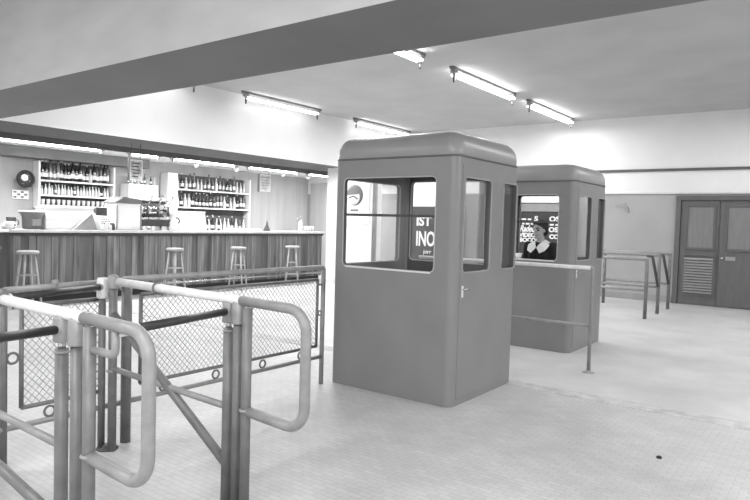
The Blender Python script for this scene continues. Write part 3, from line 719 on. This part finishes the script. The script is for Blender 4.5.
MB().lathe([(0, 0), (.055, 0), (.06, .02), (.06, .2), (.03, .28), (.02, .3), (0, .3)], seg=14).build('siphon_body', m_glassl, t)
MB().tube(bend([(0, 0, .3), (0, 0, .36), (0, -.1, .34), (0, -.11, .28)], .02), .012, 8).build('spout', m_chrome, t)

# pale column and cupboards between racks
tag(MB().box(-13.56, P_(164, 200, -13.4).y, 1.2, -13.25, P_(174, 200, -13.4).y, 2.62, .01).build('white_column', m_cream), 'narrow white column left of the right bottle rack', 'column')
t = thing('wall_cupboard', 'wide pale cupboard on the back wall behind the coffee machine', 'cupboard', (-13.4, P_(136, 185, -13.4).y, 1.95))
w = P_(150, 185, -13.4).y-t.location.y
MB().box(-.17, -w*.8, -.15, .17, w*1.3, .33, .01).build('carcass', m_cream, t)
for y0, y1 in ((-w*.78, w*.22), (w*.25, w*1.27)): 
    d_ = MB().box(.17, y0, -.13, .188, y1, .31, .005).build('door', m_paper, t)
    MB().lathe([(0, 0), (.012, 0), (.012, .02), (0, .02)], seg=8, mx=Matrix.Translation((.188, y1-.06, .06)) @ Matrix.Rotation(PI/2, 4, 'Y')).build('knob', m_dark, d_)
cy0 = t.location.y-w*.75
for i in range(9):
    k = (0, 2, 1, 2, 0, 1, 2, 0, 2)[i]
    put(k, cy0+.06+i*w*.225, 1.95+.331, .62+.1*(i % 3), 'on top of the pale wall cupboard', 'bottles on the cupboard, '+names[k], -13.36)
for i in range(8):
    k = (2, 0, 2, 1, 0, 2, 1, 2)[i]
    put(k, P_(112, 200, -13.4).y+.1+i*.13, 1.201, 1.15, 'on the worktop behind the coffee machine', 'bottles behind the coffee machine, '+names[k], -13.3)
for i, (px, hh) in enumerate(((107, .16), (110, .1), (113, .13))):
    t = thing('sugar_jar', ('tall clear jar right of the cash register', 'small clear dish with lid right of the cash register', 'squat dark jar left of the tall white cabinet')[i], 'jar', (BX-.06, P_(px, 225, BX-.06).y, BT+.001))
    MB().lathe([(0, 0), (.032, 0), (.036, .01), (.036, hh*.8), (.026, hh*.95), (0, hh*.95)], seg=14).build('jar_body', (m_glassl, m_paper, m_dark)[i], t)
    MB().lathe([(0, hh*.95), (.028, hh*.95), (.025, hh*1.08), (0, hh*1.12)], seg=12).build('lid', m_chrome, t)
# hanging signs
def hang(name, label, px0, px1, py0, py1, X, dark):
    a, c = P_(px0, py0, X), P_(px1, py1, X); y0, y1 = a.y, c.y; zt, zb = a.z, c.z
    t = thing(name, label, 'sign', (X, (y0+y1)/2, zb))
    # board faces the hall corner, turned toward +x
    h = zt-zb; w = (y1-y0)/2
    MB().box(-.015, -w, 0, .015, w, h, .004).build('board', m_cream, t)
    MB().box(.015, -w+.02, .02, .018, w-.02, h-.02).build('print', dark, t)
    MB().box(-.03, -w-.012, -.01, .03, -w, h+.01, .002).build('edge_frame', m_dark, t)
    for y in (-w*.7, w*.7): MB().tube([(0, y, h), (0, y, SZ-zb)], .005, 6).build('hanger', m_dark, t)
    mk = MB()
    for i in range(5):
        zz = h*(.16+.16*i); mk.box(.018, -w*random.uniform(.4, .75), zz, .022, w*random.uniform(.3, .75), zz+h*.05, .001)
    mk.build('print_marks', m_ink if dark is m_poster else m_trim, t)
hang('hanging_sign', 'patterned rectangular sign hanging above the white cabinet on the bar', 129, 142, 159, 181, -10.6, m_poster)
hang('hanging_sign', 'pale rectangular sign hanging above the right half of the bar', 259, 270, 174, 192, -10.6, mat('sign_pale', 225, .7, 0, 8, g2=170))
# round wall ornament and card at the left end
c = P_(23, 179, -13.5)
t = thing('wall_fan', 'round dark wall fan with pale hub above the left end of the bar', 'fan', (-13.4, c.y, c.z))
q = Matrix.Rotation(PI/2, 4, 'Y')
MB().lathe([(0, -.16), (.05, -.16), (.07, -.12), (.02, -.05), (0, -.05)], seg=18, mx=q).build('motor', m_dark, t)
MB().torus((.02, 0, 0), .15, .03, 'X', 30).torus((.06, 0, 0), .1, .006, 'X', 24, 6).build('guard', m_ink, t)
bl = MB()
for k in range(4):
    a = k*PI/2+.3; R_ = Matrix.Rotation(a, 4, 'X')
    bl.prism([(-.02, .02), (.05, .06), (.06, .12), (-.03, .13), (-.05, .06)], 'X', .02, .028)
    for v in list(bl.b.verts)[-10:]: v.co = R_ @ v.co
bl.build('blades', m_dark, t); MB().ell((.06, -.04, .02), (.03, .07, .07)).build('hub', m_paper, t)
c = P_(22, 194, -13.5)
t = thing('price_card', 'small chequered card on the wall under the round fan', 'card', (-13.57, c.y, c.z-.1))
MB().box(-.01, -.16, 0, .01, .16, .18, .003).build('sheet', m_paper, t)
k = MB()
for i in range(4):
    for j in range(3):
        if (i+j) % 2 == 0: k.box(.01, -.14+i*.07, .02+j*.05, .013, -.08+i*.07, .06+j*.05)
k.build('print', m_grey, t)
# small ceiling spots along the bar
for i, px in enumerate((196, 236, 283, 308)):
    a = P_(px, 176, -12.4)
    t = thing('ceiling_spot', 'small round white lamp under the bar ceiling above the shelves', 'lamp', (-12.4, min(a.y, 14.3), SZ), 0, 'round lamps under the bar ceiling')
    MB().lathe([(0, -.05), (.05, -.05), (.06, -.03), (.06, 0), (0, 0)], seg=16).build('base', m_trim, t)
    MB().ell((0, 0, -.09), (.065, .065, .06)).build('globe', m_cream, t)

# ------------------------------------------------------------ stools
def make_stool():
    t = thing('bar_stool', 'x', 'stool', group='bar stools')
    MB().lathe([(0, .885), (.15, .885), (.165, .9), (.165, .925), (.15, .94), (0, .945)], seg=22).build('seat', m_wood, t)
    for k in range(4):
        a = PI/4+k*PI/2; c, s = math.cos(a), math.sin(a)
        MB().tube([(.1*c, .1*s, .89), (.22*c, .22*s, 0)], [.019, .017], 8).build('leg', m_wood, t)
    for z, rr in ((.28, .182), (.55, .146)):
        P = [(rr*math.cos(PI/4+k*PI/2), rr*math.sin(PI/4+k*PI/2), z) for k in range(5)]
        rg = MB()
        rg.tube(P, .01, 6)
        rg.build('stretcher', m_wood, t)
    return t
st = make_stool()
for i, (y, x, l) in enumerate(((4.75, -10.4, 'pale wooden four-legged bar stool at the left end of the bar'), (7.5, -10.4, 'pale wooden bar stool second from the left, in front of the bar'),
                            (9.1, -10.4, 'pale wooden bar stool near the middle of the bar front'), (10.75, -10.4, 'pale wooden bar stool toward the right end of the bar'))):
    o = st if i == 0 else copy_tree(st); o.location = (x, y, 0); o.rotation_euler = (0, 0, .25*i); tag(o, l)
t = thing('pedestal_table', 'tall pedestal table with pale top and dark shelf at the left edge', 'table', (-10.6, 4.2, 0))
MB().lathe([(0, 1.23), (.3, 1.23), (.32, 1.245), (.32, 1.27), (0, 1.275)], seg=28).build('table_top', m_cream, t)
MB().lathe([(0, .93), (.22, .93), (.23, .95), (.23, 1.0), (0, 1.01)], seg=24).build('shelf', m_dark, t)
MB().lathe([(0, 0), (.2, 0), (.2, .02), (.05, .05), (.04, .1), (.04, 1.23), (0, 1.23)], seg=18).build('pedestal', m_post, t)

# ------------------------------------------------------------ ticket clerk
def remesh(mb, name, m, parent, vox, sm=4):
    bmesh.ops.recalc_face_normals(mb.b, faces=mb.b.faces)
    me = bpy.data.meshes.new(name); mb.b.to_mesh(me); mb.b.free(); o = bpy.data.objects.new(name, me); COL.objects.link(o)
    md = o.modifiers.new('r', 'REMESH'); md.mode = 'VOXEL'; md.voxel_size = vox
    ms = o.modifiers.new('s', 'SMOOTH'); ms.iterations = sm; ms.factor = .5
    bpy.context.view_layer.update(); bake(o); o.data.materials.clear(); o.data.materials.append(m)
    for p in o.data.polygons: p.use_smooth = True
    o.parent = parent; return o
def limb(mb, pts, rs):
    P = [Vector(p) for p in pts]; Q, R_ = [], []
    for i in range(len(P)-1):
        for k in range(4): Q.append(P[i].lerp(P[i+1], k/4)); R_.append(rs[i]+(rs[i+1]-rs[i])*k/4)
    Q.append(P[-1]); R_.append(rs[-1]); mb.tube(Q, R_, 14)
    for p, r in zip(P, rs): mb.ell(p, (r, r, r), 14, 8)
pr = thing('person', 'woman with short dark hair, white pointed collar and dark jumper inside the farther booth', 'person', (-3.24, 8.06, .05), math.radians(-4))
B = MB()
# figure faces -Y; x to its left
hz = 1.455
hr = Matrix.Rotation(math.radians(-14), 3, 'Z') @ Matrix.Rotation(math.radians(8), 3, 'X')
hc = Vector((0, -.035, hz))
def hp(x, y, z): return hc+hr @ Vector((x, y, z))
B.ell(hp(0, .015, .03), (.074, .093, .092), rot=hr); B.ell(hp(0, -.02, -.04), (.056, .068, .075), rot=hr); B.ell(hp(0, -.055, -.088), (.024, .024, .02), rot=hr)
limb(B, [hp(0, -.085, .022), hp(0, -.108, -.022)], [.008, .013])
for s in (-1, 1):
    B.ell(hp(s*.076, .012, 0), (.009, .018, .03), rot=hr); B.ell(hp(s*.036, -.06, -.03), (.024, .022, .026), rot=hr)
B.ell(hp(0, -.083, -.055), (.021, .01, .007), rot=hr); B.ell(hp(0, -.083, .034), (.05, .012, .011), rot=hr)
limb(B, [(0, .0, 1.38), (0, .015, 1.27)], [.048, .056])
B.ell((0, .01, 1.24), (.17, .085, .07)); B.ell((0, .01, 1.12), (.15, .1, .15)); B.ell((0, .01, .95), (.12, .085, .14)); B.ell((0, .015, .82), (.165, .11, .12))
for s in (-1, 1):
    B.ell((s*.065, -.07, 1.12), (.06, .05, .055))
    limb(B, [(s*.175, .01, 1.25), (s*.21, .02, .99), (s*.17, -.16, .99)], [.05, .038, .026])
    limb(B, [(s*.085, .015, .8), (s*.08, 0, .44), (s*.08, .03, .09)], [.085, .055, .036])
    B.ell((s*.08, -.05, .035), (.038, .11, .03))
    # palm and five fingers resting on the desk edge
    w = Vector((s*.17, -.17, .99)); B.ell(w+Vector((-s*.01, -.05, .005)), (.036, .046, .014))
    for k, ln in enumerate((.062, .072, .068, .052)):
        x = w.x-s*.01+s*(-.028+k*.019); a = Vector((x, w.y-.085, 1.0)); limb(B, [a, a+Vector((0, -ln*.55, .006)), a+Vector((0, -ln, -.006))], [.0085, .008, .007])
    a = w+Vector((-s*.036, -.03, .008)); limb(B, [a, a+Vector((-s*.025, -.03, .002)), a+Vector((-s*.03, -.058, -.002))], [.0105, .0095, .008])
body = remesh(B, 'body', m_skin, pr, .0065, 3)
body.data.materials.append(m_eye); body.data.materials.append(m_lip)
for p in body.data.polygons:
    q = hr.transposed() @ (p.center-hc)
    if q.y < -.05:
        if (abs(abs(q.x)-.03) < .014 and abs(q.z-.012) < .009) or (abs(abs(q.x)-.032) < .018 and abs(q.z-.038) < .006): p.material_index = 1
        if abs(q.x) < .021 and abs(q.z+.054) < .0075: p.material_index = 2
Hm = MB()
Hm.ell(hp(0, .035, .055), (.09, .095, .085), rot=hr); Hm.ell(hp(0, .06, -.01), (.084, .07, .085), rot=hr)
for s in (-1, 1): Hm.ell(hp(s*.072, .035, .015), (.02, .038, .05), rot=hr)
Hm.ell(hp(.03, -.04, .098), (.05, .035, .028), rot=hr); Hm.ell(hp(-.035, -.03, .1), (.045, .035, .026), rot=hr)
remesh(Hm, 'hair', m_hair, pr, .008, 2)
S = MB()
S.ell((0, .01, 1.235), (.185, .1, .075)); S.ell((0, .01, 1.12), (.168, .118, .16)); S.ell((0, .01, .95), (.138, .104, .17)); S.ell((0, .015, .86), (.16, .115, .08))
for s in (-1, 1):
    S.ell((s*.065, -.072, 1.12), (.07, .06, .065)); limb(S, [(s*.175, .01, 1.245), (s*.21, .02, .99), (s*.172, -.135, .99)], [.063, .052, .037])
remesh(S, 'jumper', m_wool, pr, .011, 3)
K = MB(); K.lathe([(.01, .9), (.14, .9), (.175, .8), (.185, .6), (.2, .42), (.19, .42), (.01, .5)], (0, .015, 0), 28); K.build('skirt', m_grey, pr)
cl = MB()
for s in (-1, 1):
    # collar wing: curved sheet from the nape round to a point on the chest
    pin = [(s*.02, .075, 1.33), (s*.062, .03, 1.335), (s*.06, -.03, 1.32), (s*.03, -.085, 1.28), (s*.004, -.12, 1.235)]
    pout = [(s*.03, .115, 1.29), (s*.125, .05, 1.29), (s*.15, -.05, 1.265), (s*.125, -.125, 1.2), (s*.06, -.15, 1.165)]
    A = [cl.b.verts.new(p) for p in pin]; Q = [cl.b.verts.new(p) for p in pout]
    A2 = [cl.b.verts.new(Vector(p)+Vector((0, 0, -.012))) for p in pin]; Q2 = [cl.b.verts.new(Vector(p)+Vector((0, 0, -.012))) for p in pout]
    for i in range(4):
        cl.b.faces.new((A[i], A[i+1], Q[i+1], Q[i])); cl.b.faces.new((A2[i], Q2[i], Q2[i+1], A2[i+1]))
        cl.b.faces.new((A[i], A2[i], A2[i+1], A[i+1])); cl.b.faces.new((Q[i], Q[i+1], Q2[i+1], Q2[i]))
    cl.b.faces.new((A[0], Q[0], Q2[0], A2[0])); cl.b.faces.new((A[4], A2[4], Q2[4], Q[4]))
cl.build('collar', m_collar, pr)
for s in (-1, 1):
    sh = MB().ell((s*.08, -.055, .04), (.046, .125, .04)).ell((s*.08, .04, .05), (.042, .05, .05)); remesh(sh, 'shoe', m_shoe, pr, .01, 2)
# ticket cup on the booth ledge
t = thing('paper_cup', 'small white bowl on the window ledge of the farther booth, left of the woman', 'bowl', (-3.38, 7.69, 1.129))
MB().lathe([(0, 0), (.02, 0), (.035, .03), (.045, .07), (.04, .07), (.03, .03), (.015, .006), (0, .006)], seg=18).build('bowl_body', m_paper, t)
MB().torus((0, 0, .07), .043, .004, 'Z', 18, 6).build('rim', m_paper, t)

C.view_settings.view_transform = 'Standard'
C.view_settings.look = 'None'
C.view_settings.exposure = 0.17
C.cycles.max_bounces = 6
C.cycles.transparent_max_bounces = 16
